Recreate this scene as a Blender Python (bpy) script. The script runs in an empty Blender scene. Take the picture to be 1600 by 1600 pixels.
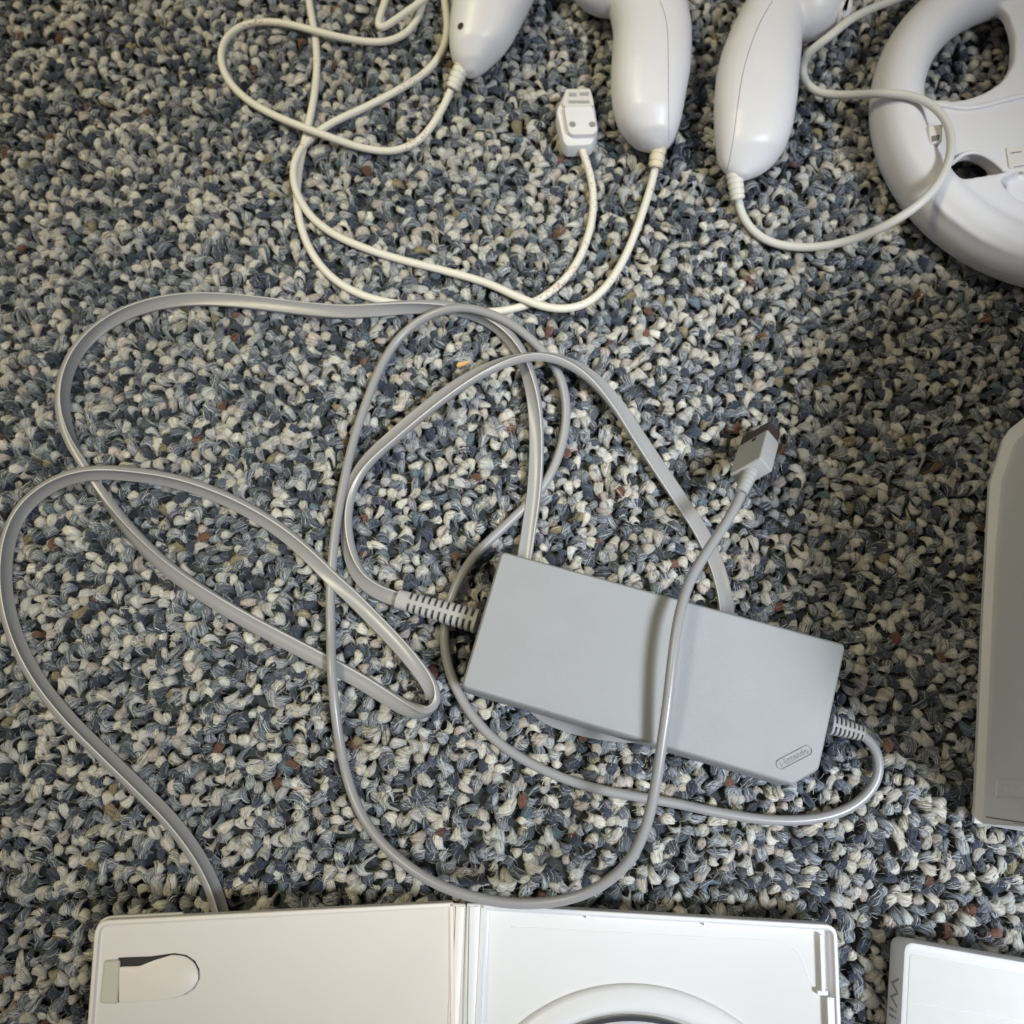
import bpy, bmesh, math, random
import numpy as np
from mathutils import Vector, Matrix
from mathutils.bvhtree import BVHTree

random.seed(7); rng = np.random.default_rng(11)
scn = bpy.context.scene
C = scn.collection

# ------------------------------------------------------------------ camera
TH = math.radians(15.0); FPX = 1480.0; H = 0.405
CAM = Vector((0.0, -H*math.tan(TH), H))
cam_d = bpy.data.cameras.new('camera'); cam = bpy.data.objects.new('camera', cam_d); C.objects.link(cam)
cam.location = CAM; cam.rotation_euler = (TH, 0, 0)
cam_d.sensor_width = 36; cam_d.lens = 36*FPX/1600; cam_d.clip_start = 0.01; cam_d.clip_end = 50
cam_d.dof.use_dof = True; cam_d.dof.focus_distance = 0.385; cam_d.dof.aperture_fstop = 9
scn.camera = cam
RC = Matrix.Rotation(TH, 3, 'X')

# ------------------------------------------------------------------ light
w = bpy.data.worlds.new('World'); scn.world = w; w.use_nodes = True
bg = w.node_tree.nodes['Background']; bg.inputs[0].default_value = (0.99, 0.98, 0.975, 1); bg.inputs[1].default_value = 0.125

def area(name, loc, aim, size, size_y, power, col, spread=180):
    l = bpy.data.lights.new(name, 'AREA'); l.shape = 'RECTANGLE'; l.size = size; l.size_y = size_y
    l.energy = power; l.color = col; l.spread = math.radians(spread)
    o = bpy.data.objects.new(name, l); C.objects.link(o); o.location = loc
    o.rotation_euler = (Vector(aim)-Vector(loc)).to_track_quat('-Z', 'Y').to_euler()
    return o
area('window_light', (0.80, -0.52, 1.25), (0.17, -0.07, 0), 0.42, 0.52, 1.05, (0.87, 0.93, 1.0), 19.5)
area('room_lamp', (-0.80, 0.40, 1.15), (-0.24, 0.17, 0), 0.7, 0.7, 0.98, (1.0, 0.90, 0.58), 23)
vs = scn.view_settings; vs.view_transform = 'Standard'; vs.look = 'None'; vs.exposure = 0; vs.gamma = 1

# ------------------------------------------------------------------ helpers
def ray(px, py):
    return RC @ Vector(((px-800)/FPX, -(py-800)/FPX, -1))
def P(px, py, z=0.0):
    """photo pixel -> point on the horizontal plane at height z (metres)"""
    d = ray(px, py); t = (z-CAM.z)/d.z
    return CAM + d*t
MM = 0.001
WORLD = {}
def thing(name, label, cat, loc, group=None):
    o = bpy.data.objects.new(name, None); C.objects.link(o); o.location = loc
    o.empty_display_size = 0.02
    o['label'] = label; o['category'] = cat
    if group: o['group'] = group
    WORLD[o.name] = Vector(loc); return o
def tag(o, label, cat, group=None):
    o['label'] = label; o['category'] = cat
    if group: o['group'] = group
def mk(name, verts, faces, mat, parent=None, smooth=True, mats=None, fmi=None):
    vs_ = [Vector(v) for v in verts]
    lo = Vector((min(v[i] for v in vs_) for i in range(3))); hi = Vector((max(v[i] for v in vs_) for i in range(3)))
    org = Vector(((lo.x+hi.x)/2, (lo.y+hi.y)/2, lo.z))
    me = bpy.data.meshes.new(name); me.from_pydata([v-org for v in vs_], [], faces)
    for m in (mats or [mat]): me.materials.append(m)
    if fmi: me.polygons.foreach_set('material_index', fmi)
    bm = bmesh.new(); bm.from_mesh(me); bmesh.ops.recalc_face_normals(bm, faces=bm.faces); bm.to_mesh(me); bm.free()
    if smooth:
        me.polygons.foreach_set('use_smooth', [True]*len(me.polygons))
    if smooth == 'auto': me.set_sharp_from_angle(angle=math.radians(35))
    me.update()
    o = bpy.data.objects.new(name, me); C.objects.link(o)
    po = WORLD[parent.name] if parent else Vector((0, 0, 0))
    o.location = org-po
    if parent: o.parent = parent
    WORLD[o.name] = org
    return o
def world_mesh(o):
    org = WORLD[o.name]
    return [v.co+org for v in o.data.vertices], [tuple(p.vertices) for p in o.data.polygons]
def bvh_of(o):
    v, f = world_mesh(o); return BVHTree.FromPolygons(v, f)
def hit(px, py, b, fallback=0.02):
    d = ray(px, py).normalized(); r = b.ray_cast(CAM, d)
    if r[0] is None: return P(px, py, fallback), Vector((0, 0, 1))
    return r[0], r[1]
def catmull(pts, step=0.0012):
    a = np.array(pts, float); n = len(a)
    ext = np.vstack([2*a[0]-a[1], a, 2*a[-1]-a[-2]])
    out = []
    for i in range(n-1):
        p0, p1, p2, p3 = ext[i:i+4]
        L = np.linalg.norm((p2-p1)[:3]); m = max(2, int(L/step))
        t = np.linspace(0, 1, m, endpoint=False)[:, None]
        # centripetal-ish tangents
        d01 = max(np.linalg.norm((p1-p0)[:3]), 1e-6)**.5; d12 = max(L, 1e-6)**.5; d23 = max(np.linalg.norm((p3-p2)[:3]), 1e-6)**.5
        m1 = (p2-p1) + d12*((p1-p0)/d01-(p2-p0)/(d01+d12)); m2 = (p2-p1) + d12*((p3-p2)/d23-(p3-p1)/(d12+d23))
        out.append((2*t**3-3*t**2+1)*p1+(t**3-2*t**2+t)*m1+(-2*t**3+3*t**2)*p2+(t**3-t**2)*m2)
    out.append(a[-1:]); q = np.vstack(out)
    for _ in range(12):
        q[1:-1] = .25*q[:-2]+.5*q[1:-1]+.25*q[2:]
    return q
def frames(q):
    T = np.gradient(q[:, :3], axis=0); T /= np.linalg.norm(T, axis=1)[:, None]
    up = np.array([0, 0, 1.0]); L = np.cross(up, T)
    n = np.linalg.norm(L, axis=1); 
    for i in range(len(L)):
        if n[i] < 1e-3: L[i] = L[i-1] if i else np.array([1, 0, 0])
    L /= np.linalg.norm(L, axis=1)[:, None]
    N = np.cross(T, L); return T, L, N
def sweep(q, section, scale=None, twist=None, closed_ends=True):
    """section: list of (a,b) offsets in (lateral, normal); returns verts, faces"""
    T, L, N = frames(q); k = len(section); v = []; f = []
    for i in range(len(q)):
        tw = twist[i] if twist is not None else 0.0
        c, s = math.cos(tw), math.sin(tw); s1 = scale[i] if scale is not None else 1.0
        for a, b in section:
            a_, b_ = (a*c-b*s)*s1, (a*s+b*c)*s1
            v.append(Vector(q[i, :3]+L[i]*a_+N[i]*b_))
    for i in range(len(q)-1):
        for j in range(k):
            f.append((i*k+j, i*k+(j+1) % k, (i+1)*k+(j+1) % k, (i+1)*k+j))
    if closed_ends:
        f.append(tuple(range(k))[::-1]); f.append(tuple((len(q)-1)*k+j for j in range(k)))
    return v, f
def circle(r, n=14): return [(r*math.cos(2*math.pi*i/n), r*math.sin(2*math.pi*i/n)) for i in range(n)]
def pxpath(rows):
    out = []
    for r in rows:
        p = P(r[0], r[1], (r[2]-.8)*MM); out.append(list(p)+list(r[3:]))
    return out
def cord(name, rows, r, mat, parent, step=0.0014, n=14):
    q = catmull(pxpath(rows), step); v, f = sweep(q, circle(r, n)); return mk(name, v, f, mat, parent)
def round_poly(pts, r, n=5):
    out = []; m = len(pts)
    rr = r if isinstance(r, (list, tuple)) else [r]*m
    for i in range(m):
        p0, p1, p2 = Vector(pts[i-1][:2]), Vector(pts[i][:2]), Vector(pts[(i+1) % m][:2])
        d0 = p0-p1; d2 = p2-p1; c = min(rr[i], .45*d0.length, .45*d2.length)
        if c < 1e-6: out.append(p1); continue
        a = p1+d0.normalized()*c; b = p1+d2.normalized()*c
        for k in range(n+1):
            t = k/n; out.append(a*(1-t)**2+p1*2*t*(1-t)+b*t*t)
    return out
def ccw(poly):
    A = sum(poly[i-1][0]*poly[i][1]-poly[i][0]*poly[i-1][1] for i in range(len(poly)))
    return poly if A > 0 else poly[::-1]
def offset(poly, d):
    out = []; m = len(poly)
    for i in range(m):
        p0, p1, p2 = Vector(poly[i-1]), Vector(poly[i]), Vector(poly[(i+1) % m])
        e0 = (p1-p0).normalized(); e1 = (p2-p1).normalized()
        n0 = Vector((e0.y, -e0.x)); n1 = Vector((e1.y, -e1.x)); b = n0+n1
        if b.length < 1e-6: b = n0
        b.normalize(); k = d/max(.35, b.dot(n0)); out.append(p1+b*k)
    return out
def prism(poly, prof, frame=None):
    """poly: 2-D outline, prof: [(outward offset, z)...]; frame: (origin, x, y, z)"""
    poly = ccw([Vector(p[:2]) for p in poly]); k = len(poly); v = []; f = []
    for d, z in prof:
        for p in offset(poly, d): v.append(Vector((p.x, p.y, z)))
    for i in range(len(prof)-1):
        for j in range(k): f.append((i*k+j, i*k+(j+1) % k, (i+1)*k+(j+1) % k, (i+1)*k+j))
    f.append(tuple(range(k))[::-1]); f.append(tuple((len(prof)-1)*k+j for j in range(k)))
    if frame:
        o, x, y, z = frame; v = [o+x*p.x+y*p.y+z*p.z for p in v]
    return v, f
def merge(*vf):
    v = []; f = []
    for a, b in vf:
        n = len(v); v += list(a); f += [tuple(i+n for i in q) for q in b]
    return v, f
def box(o, x, y, z, x0, x1, y0, y1, z0, z1):
    v = [o+x*a+y*b+z*c for c in (z0, z1) for b in (y0, y1) for a in (x0, x1)]
    return v, [(0, 2, 3, 1), (4, 5, 7, 6), (0, 1, 5, 4), (2, 6, 7, 3), (0, 4, 6, 2), (1, 3, 7, 5)]
def remesh(vf, voxel, smooth_it=6, factor=.5):
    me = bpy.data.meshes.new('tmp'); me.from_pydata(vf[0], [], vf[1]); me.update()
    bm = bmesh.new(); bm.from_mesh(me); bmesh.ops.recalc_face_normals(bm, faces=bm.faces); bm.to_mesh(me); bm.free()
    o = bpy.data.objects.new('tmp', me); C.objects.link(o)
    m = o.modifiers.new('r', 'REMESH'); m.mode = 'VOXEL'; m.voxel_size = voxel; m.adaptivity = 0
    s = o.modifiers.new('s', 'SMOOTH'); s.iterations = smooth_it; s.factor = factor
    dg = bpy.context.evaluated_depsgraph_get(); e = o.evaluated_get(dg); em = e.to_mesh()
    n = len(em.vertices); co = np.empty(n*3, np.float32); em.vertices.foreach_get('co', co); co = co.reshape(-1, 3)
    fs = [tuple(p.vertices) for p in em.polygons]; e.to_mesh_clear()
    bpy.data.objects.remove(o); bpy.data.meshes.remove(me)
    return [Vector(map(float, c)) for c in co], fs
def text_vf(body, size, depth, frame, align='CENTER'):
    cu = bpy.data.curves.new('t', 'FONT'); cu.body = body; cu.size = size; cu.extrude = depth; cu.resolution_u = 3
    cu.align_x = align; cu.align_y = 'CENTER'
    o = bpy.data.objects.new('t', cu); C.objects.link(o)
    dg = bpy.context.evaluated_depsgraph_get(); e = o.evaluated_get(dg); em = e.to_mesh()
    vs_ = [v.co.copy() for v in em.vertices]; fs = [tuple(p.vertices) for p in em.polygons]; e.to_mesh_clear()
    bpy.data.objects.remove(o); bpy.data.curves.remove(cu)
    O, x, y, z = frame
    return [O+x*p.x+y*p.y+z*p.z for p in vs_], fs

# ------------------------------------------------------------------ materials
def plastic(name, col, rough=.35, spec=.5, grain=0, grain_scale=3000, mott=.03, specks=None, coat=0, sss=0, trans=0):
    m = bpy.data.materials.new(name); m.use_nodes = True; nt = m.node_tree; N = nt.nodes; L = nt.links
    b = N['Principled BSDF']; b.inputs['Roughness'].default_value = rough
    b.inputs['Specular IOR Level'].default_value = spec
    if coat: b.inputs['Coat Weight'].default_value = coat; b.inputs['Coat Roughness'].default_value = .04
    if sss:
        b.inputs['Subsurface Weight'].default_value = sss; b.inputs['Subsurface Radius'].default_value = (.004, .003, .0025); b.inputs['Subsurface Scale'].default_value = .5
    if trans: b.inputs['Transmission Weight'].default_value = trans
    tc = N.new('ShaderNodeTexCoord')
    n1 = N.new('ShaderNodeTexNoise'); n1.inputs['Scale'].default_value = 55; n1.inputs['Detail'].default_value = 5
    L.new(tc.outputs['Object'], n1.inputs['Vector'])
    mx = N.new('ShaderNodeMix'); mx.data_type = 'RGBA'
    mx.inputs[6].default_value = (*[c*(1-mott*2) for c in col], 1); mx.inputs[7].default_value = (*[min(1, c*(1+mott)) for c in col], 1)
    L.new(n1.outputs['Fac'], mx.inputs[0]); out = mx.outputs[2]
    if specks:
        scol, thr, sc = specks
        n2 = N.new('ShaderNodeTexNoise'); n2.inputs['Scale'].default_value = sc; n2.inputs['Detail'].default_value = 3
        L.new(tc.outputs['Object'], n2.inputs['Vector'])
        n3 = N.new('ShaderNodeTexNoise'); n3.inputs['Scale'].default_value = 28; L.new(tc.outputs['Object'], n3.inputs['Vector'])
        ad = N.new('ShaderNodeMath'); ad.operation = 'MULTIPLY'; L.new(n2.outputs['Fac'], ad.inputs[0]); L.new(n3.outputs['Fac'], ad.inputs[1])
        rp = N.new('ShaderNodeMapRange'); rp.inputs[1].default_value = thr; rp.inputs[2].default_value = thr+.06; L.new(ad.outputs[0], rp.inputs[0])
        m2 = N.new('ShaderNodeMix'); m2.data_type = 'RGBA'; L.new(rp.outputs[0], m2.inputs[0]); L.new(out, m2.inputs[6]); m2.inputs[7].default_value = (*scol, 1)
        out = m2.outputs[2]
    L.new(out, b.inputs['Base Color'])
    rr = N.new('ShaderNodeMapRange'); rr.inputs[3].default_value = max(0, rough-.05); rr.inputs[4].default_value = rough+.08
    n4 = N.new('ShaderNodeTexNoise'); n4.inputs['Scale'].default_value = 140; n4.inputs['Detail'].default_value = 4
    L.new(tc.outputs['Object'], n4.inputs['Vector']); L.new(n4.outputs['Fac'], rr.inputs[0]); L.new(rr.outputs[0], b.inputs['Roughness'])
    if grain:
        g = N.new('ShaderNodeTexNoise'); g.inputs['Scale'].default_value = grain_scale; g.inputs['Detail'].default_value = 2
        L.new(tc.outputs['Object'], g.inputs['Vector'])
        bp = N.new('ShaderNodeBump'); bp.inputs['Strength'].default_value = grain; bp.inputs['Distance'].default_value = .0003
        L.new(g.outputs['Fac'], bp.inputs['Height']); L.new(bp.outputs[0], b.inputs['Normal'])
    return m
M = {}
M['white'] = plastic('white_gloss_plastic', (.76, .75, .785), .36, .42, grain=.02, grain_scale=900, specks=((.45, .40, .34), .50, 900))
M['wheel'] = plastic('white_satin_plastic', (.75, .735, .755), .42, .45, grain=.10, grain_scale=2600, specks=((.35, .30, .27), .52, 1100))
M['cord_dirty'] = plastic('stained_white_cord', (.76, .73, .645), .45, .4, mott=.06, specks=((.42, .27, .22), .36, 850))
M['cord_white'] = plastic('ivory_cord', (.76, .74, .66), .42, .4, mott=.05, specks=((.5, .4, .33), .44, 700))
M['cord_pale'] = plastic('pale_grey_cord', (.66, .65, .61), .42, .4, mott=.04)
M['boot'] = plastic('yellowed_rubber', (.72, .66, .50), .5, .35, mott=.06, specks=((.4, .33, .25), .45, 900))
M['boot_pale'] = plastic('pale_rubber', (.74, .71, .66), .5, .35, mott=.04)
M['screw'] = plastic('dark_screw', (.27, .27, .275), .35, .6)
M['seam'] = plastic('seam_shadow_gap', (.20, .19, .19), .7, .2)
M['grey'] = plastic('grey_adapter_plastic', (.335, .345, .362), .46, .45, grain=.6, grain_scale=3600, mott=.035, specks=((.25, .25, .26), .53, 420))
M['grey_cord'] = plastic('grey_cord', (.315, .312, .322), .29, .5, mott=.03)
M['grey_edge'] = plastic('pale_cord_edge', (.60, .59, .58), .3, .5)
M['grey_boot'] = plastic('grey_rubber', (.37, .37, .375), .45, .4)
M['dark'] = plastic('recess_shade', (.035, .032, .032), .6, .3)  # near-black colour standing in for shade inside small openings
M['brown'] = plastic('dark_brown_plastic', (.045, .036, .032), .5, .4)
M['console'] = plastic('matte_grey_plastic', (.84, .835, .84), .5, .4, grain=.12, grain_scale=2200)
M['case'] = plastic('white_case_plastic', (.80, .80, .815), .33, .45, mott=.012)
M['case_warm'] = plastic('warm_lit_ivory_plastic', (.80, .74, .685), .36, .45, mott=.015)  # faint ivory plastic, with the warm light on this leaf mixed in
M['film'] = plastic('clear_film', (.86, .86, .86), .08, .5, coat=.5)
M['paper'] = plastic('printed_sleeve', (.82, .82, .81), .2, .5, mott=.05, coat=1.0)
M['print'] = plastic('grey_print', (.36, .36, .37), .5, .3)
M['clear'] = plastic('clear_plastic', (.90, .88, .86), .12, .5, trans=.3)
M['metal'] = plastic('dull_screw', (.36, .36, .37), .35, .6)
M['clip'] = plastic('translucent_clip', (.60, .57, .48), .35, .5)
M['disc'] = plastic('disc_face', (.62, .62, .68), .12, .7, coat=.6)
M['disc_edge'] = plastic('disc_dark_ring', (.06, .06, .07), .1, .8, coat=.6)
M['wood'] = plastic('wood_splinter', (.62, .40, .18), .7, .2)

def yarn_mat():
    m = bpy.data.materials.new('carpet_yarn'); m.use_nodes = True; nt = m.node_tree; N = nt.nodes; L = nt.links
    b = N['Principled BSDF']; b.inputs['Roughness'].default_value = .85; b.inputs['Specular IOR Level'].default_value = .2
    b.inputs['Sheen Weight'].default_value = .25; b.inputs['Sheen Roughness'].default_value = .5
    a1 = N.new('ShaderNodeAttribute'); a1.attribute_name = 'yarn_a'
    a2 = N.new('ShaderNodeAttribute'); a2.attribute_name = 'yarn_b'
    a3 = N.new('ShaderNodeAttribute'); a3.attribute_name = 'fibre'
    n = N.new('ShaderNodeTexNoise'); n.inputs['Scale'].default_value = 1; n.inputs['Detail'].default_value = 3; n.inputs['Roughness'].default_value = .65
    L.new(a3.outputs['Vector'], n.inputs['Vector'])
    rp = N.new('ShaderNodeMapRange'); rp.inputs[1].default_value = .36; rp.inputs[2].default_value = .64; L.new(n.outputs['Fac'], rp.inputs[0])
    mx = N.new('ShaderNodeMix'); mx.data_type = 'RGBA'; L.new(rp.outputs[0], mx.inputs[0]); L.new(a1.outputs['Color'], mx.inputs[6]); L.new(a2.outputs['Color'], mx.inputs[7])
    L.new(mx.outputs[2], b.inputs['Base Color'])
    bp = N.new('ShaderNodeBump'); bp.inputs['Strength'].default_value = .8; bp.inputs['Distance'].default_value = .0006
    L.new(n.outputs['Fac'], bp.inputs['Height']); L.new(bp.outputs[0], b.inputs['Normal'])
    return m
M['yarn'] = yarn_mat()
M['backing'] = plastic('carpet_backing', (.05, .055, .06), .9, .1)

# ------------------------------------------------------------------ carpet
c0, c1, c2, c3 = P(-90, 1690), P(1690, 1690), P(1690, -90), P(-90, -90)
mk_floor = mk('carpet', [Vector((-.36, -.26, -.0062)), Vector((.36, -.26, -.0062)), Vector((.36, .36, -.0062)), Vector((-.36, .36, -.0062)),
                         Vector((-.36, -.26, -.012)), Vector((.36, -.26, -.012)), Vector((.36, .36, -.012)), Vector((-.36, .36, -.012))],
              [(0, 1, 2, 3), (7, 6, 5, 4), (0, 4, 5, 1), (1, 5, 6, 2), (2, 6, 7, 3), (3, 7, 4, 0)], M['backing'], smooth=False)
mk_floor['kind'] = 'structure'

def tufts():
    sp = .0046
    xs = np.arange(-.335, .335, sp); ys = np.arange(-.245, .335, sp*.92)
    X, Y = np.meshgrid(xs, ys); X = X + (np.arange(len(ys)) % 2)[:, None]*sp*.5
    X = X.ravel(); Y = Y.ravel(); n = len(X)
    X = X+rng.normal(0, sp*.26, n); Y = Y+rng.normal(0, sp*.26, n)
    # keep what the frame (with a margin) can see
    z = -CAM.z/np.cos(0)
    dx, dy, dz = X-CAM.x, Y-CAM.y, np.full(n, -CAM.z)
    ct, st = math.cos(TH), math.sin(TH)
    yc = dy*ct+dz*st; zc = -dy*st+dz*ct
    u = 800+FPX*dx/-zc; v = 800-FPX*yc/-zc
    k = (u > -110) & (u < 1710) & (v > -110) & (v < 1710)
    return X[k], Y[k], u[k], v[k], -zc[k]
TX, TY, TU, TV, TD = tufts(); NT = len(TX)
# yarn kinds: weight, then the strand colours spun into it (colour, share)
CR, CR2, LG, MG, DG, NV, BK = (.68, .655, .585), (.60, .56, .49), (.47, .485, .495), (.28, .30, .325), (.14, .16, .19), (.052, .064, .10), (.038, .045, .058)
YARN = [(.15, [(CR, .7), (CR2, .3)]), (.09, [(CR2, .6), (LG, .4)]), (.10, [((.58, .58, .555), .6), (LG, .4)]),
        (.16, [(LG, .45), (MG, .30), (NV, .15), (CR, .1)]), (.15, [(MG, .40), (LG, .25), (NV, .35)]), (.10, [(DG, .45), (LG, .25), (BK, .3)]),
        (.10, [(NV, .7), (DG, .2), (BK, .1)]), (.06, [(BK, .6), (NV, .25), (DG, .15)]),
        (.045, [((.27, .265, .215), .5), ((.13, .13, .11), .3), (CR2, .2)]), (.009, [((.28, .235, .135), .6), ((.18, .16, .105), .4)]),
        (.009, [((.18, .090, .058), .55), ((.12, .065, .05), .45)]), (.012, [((.15, .20, .23), .6), ((.07, .10, .14), .4)]), (.035, [((.55, .49, .45), .6), ((.42, .36, .33), .4)])]
NS, SN = 17, 4       # strands per tuft, rings per strand
CW, CN = 8, 6       # core ring vertices, rings
VPT = NS*SN*2+CN*CW; FPT = NS*(SN-1)+(CN-1)*CW
def tuft_mesh(idx):
    m = len(idx); r = np.random.default_rng(int(idx[0])+5)
    ang = r.uniform(0, 2*np.pi, m)
    a = r.uniform(.0017, .0041, m); h = r.uniform(.0036, .0064, m); rad = r.uniform(.00120, .00215, m)
    zt = r.normal(-.0014, .0005, m); bend = r.normal(0, .0012, m); lean = r.normal(0, .0013, m); asym = r.normal(0, .45, m); fl = r.uniform(.38, .70, m)
    tw = r.uniform(-1.3, 1.3, m); ca, sa = np.cos(ang), np.sin(ang)
    def centre(t):
        lx = a[:, None]*np.sin(t*1.45)[None]*(1+.25*asym[:, None]*t)
        ly = bend[:, None]*(t**2)[None]*2 + lean[:, None]*(1-(t**2)[None])
        lz = zt[:, None]-h[:, None]*(np.abs(t)**2.1)[None]
        dlx = np.gradient(lx, axis=1); dlz = np.gradient(lz, axis=1); ln = np.sqrt(dlx**2+dlz**2)+1e-9
        R = rad[:, None]*np.clip(1.12-.62*np.abs(t[None]+.40*asym[:, None])**1.3, .22, 1.15)
        return lx, ly, lz, -dlz/ln, dlx/ln, R
    def place(lx, ly, lz):
        e = (slice(None),)+(None,)*(lx.ndim-1)
        return np.stack([TX[idx][e]+lx*ca[e]-ly*sa[e], TY[idx][e]+lx*sa[e]+ly*ca[e], lz], -1)
    # core
    t = np.linspace(-1, 1, CN); lx, ly, lz, nx, nz, R = centre(t); ph = np.arange(CW)*2*np.pi/CW; R = R*1.0
    lob = 1+r.normal(0, .06, (m, CN, CW))
    cw = np.cos(ph)*R[:, :, None]*1.14; ch = np.sin(ph)*R[:, :, None]*.95*fl[:, None, None]
    Vc = place(lx[:, :, None]+nx[:, :, None]*ch, ly[:, :, None]+cw, lz[:, :, None]+nz[:, :, None]*ch).reshape(m, -1, 3)
    # fine fibres lying along the yarn, their ends straying
    A3 = lambda q_: q_[:, None, None]
    t0 = r.uniform(-1.0, .05, (m, NS)); t1 = np.minimum(t0+r.uniform(.7, 1.5, (m, NS)), 1.0)
    t = t0[:, :, None]+(t1-t0)[:, :, None]*np.linspace(0, 1, SN)[None, None]
    def C3(t):
        return A3(a)*np.sin(t*1.45)*(1+.25*A3(asym)*t), A3(bend)*t**2*2+A3(lean)*(1-t**2), A3(zt)-A3(h)*np.abs(t)**2.1
    lx, ly, lz = C3(t); lx2, ly2, lz2 = C3(t+.02); dx_, dz_ = lx2-lx, lz2-lz; ln = np.sqrt(dx_**2+dz_**2)+1e-9; nx, nz = -dz_/ln, dx_/ln
    R = A3(rad)*np.clip(1.12-.62*np.abs(t+.40*A3(asym))**1.3, .22, 1.15)
    p0 = r.uniform(-.15, np.pi+.15, (m, NS))[:, :, None]+A3(tw)*t+np.cumsum(r.normal(0, .11, (m, NS, SN)), 2)
    rr = R*r.uniform(1.0, 1.10, (m, NS))[:, :, None]
    e_ = np.array([1.0, .1, .1, 1.0]); st_ = (r.random((m, NS)) < .6)[:, :, None]*e_
    lift = A3(rad)*.28*st_*np.abs(r.normal(0, 1, (m, NS, SN))); side = A3(rad)*.45*st_*r.normal(0, 1, (m, NS, SN))
    wd = (r.uniform(.00007, .00017, (m, NS))[:, :, None]*np.array([.55, 1, 1, .4]))
    vs2 = []
    for sg in (-1, 1):
        pp_ = p0+sg*wd/np.maximum(rr, 3e-4)
        cw = np.cos(pp_)*rr*1.14+side; ch = np.sin(pp_)*rr*.98*A3(fl)+lift
        vs2.append(place(lx+nx*ch, ly+cw, lz+nz*ch))
    Vs = np.stack(vs2, 3).reshape(m, -1, 3)
    V = np.concatenate([Vs, Vc], 1)
    def quads(n, k):
        i = np.arange(n-1)[:, None]; j = np.arange(k)[None]; j2 = (j+1) % k
        return np.stack([i*k+j, i*k+j2, (i+1)*k+j2, (i+1)*k+j], -1).reshape(-1, 4)
    rb_ = np.array([[2*i, 2*i+1, 2*i+3, 2*i+2] for i in range(SN-1)])
    Fs = np.concatenate([rb_+k*SN*2 for k in range(NS)]+[quads(CN, CW)+NS*SN*2])
    F = (np.arange(m)[:, None, None]*VPT+Fs[None]).reshape(-1, 4)
    ws = np.array([y[0] for y in YARN]); ws = ws/ws.sum(); kk = r.choice(len(YARN), m, p=ws)
    col = np.zeros((m, NS+1, 3))
    for k, (_, mix) in enumerate(YARN):
        w_ = np.where(kk == k)[0]; cs_ = np.array([c for c, _ in mix]); pp = np.array([p for _, p in mix])
        col[w_] = cs_[r.choice(len(mix), (len(w_), NS+1), p=pp/pp.sum())]; col[w_, NS] = cs_[0]*.8
    odd = r.random((m, NS)) < .05
    col[:, :NS][odd] = np.array([LG, CR, NV])[r.choice(3, odd.sum())]
    jit = r.normal(1, .10, (m, 1, 1)); col = np.clip(col*jit*r.normal(1, .19, (m, NS+1, 1)), .012, .78)
    cB = np.zeros((m, 3))
    for k, (_, mix) in enumerate(YARN):
        w_ = np.where(kk == k)[0]; col[w_, NS] = np.array(mix[0][0]); cB[w_] = np.array(mix[0][0])*.60 if k in (0, 1, 2, 12) else np.array(mix[min(2, len(mix)-1)][0])
    col[:, NS] *= jit[:, 0]; cB *= jit[:, 0]
    A = np.concatenate([np.repeat(col[:, :NS], SN*2, 1), np.repeat(col[:, NS:], CN*CW, 1)], 1)
    B = np.concatenate([np.repeat(col[:, :NS]*.78, SN*2, 1), np.repeat(cB[:, None], CN*CW, 1)], 1)
    off = r.uniform(0, 300, (m, 1, 1))
    FCs = np.zeros((m, NS*SN*2, 3)); FCs[:, :, 0] = np.tile(np.repeat(np.linspace(0, 2.5, SN), 2), NS)[None]; FCs[:, :, 1] = np.repeat(np.arange(NS)*3.7, SN*2)[None]
    tc_ = np.linspace(-1, 1, CN); pt = np.arange(CW)*2*np.pi/CW+tw[:, None, None]*tc_[None, :, None]
    FCc = np.stack([np.cos(pt)*2.9, np.sin(pt)*2.9, tc_[None, :, None]*.8+0*pt], -1).reshape(m, -1, 3)
    FCv = np.concatenate([FCs, FCc], 1)+off
    return V.reshape(-1, 3), F, A.reshape(-1, 3), B.reshape(-1, 3), FCv.reshape(-1, 3)
def np_mesh(name, V, F, A, B, FC):
    me = bpy.data.meshes.new(name); nv, nf = len(V), len(F)
    me.vertices.add(nv); me.vertices.foreach_set('co', V.astype(np.float32).ravel())
    me.loops.add(nf*4); me.loops.foreach_set('vertex_index', F.astype(np.int32).ravel())
    me.polygons.add(nf); me.polygons.foreach_set('loop_start', np.arange(nf, dtype=np.int32)*4); 
    me.polygons.foreach_set('use_smooth', np.ones(nf, bool))
    for nm, arr in (('yarn_a', A), ('yarn_b', B)):
        at = me.attributes.new(nm, 'FLOAT_COLOR', 'POINT'); at.data.foreach_set('color', np.hstack([arr, np.ones((nv, 1))]).astype(np.float32).ravel())
    at = me.attributes.new('fibre', 'FLOAT_VECTOR', 'POINT'); at.data.foreach_set('vector', FC.astype(np.float32).ravel())
    me.materials.append(M['yarn']); me.update(calc_edges=True); me.validate()
    return me
floor_o = WORLD[mk_floor.name]
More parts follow.
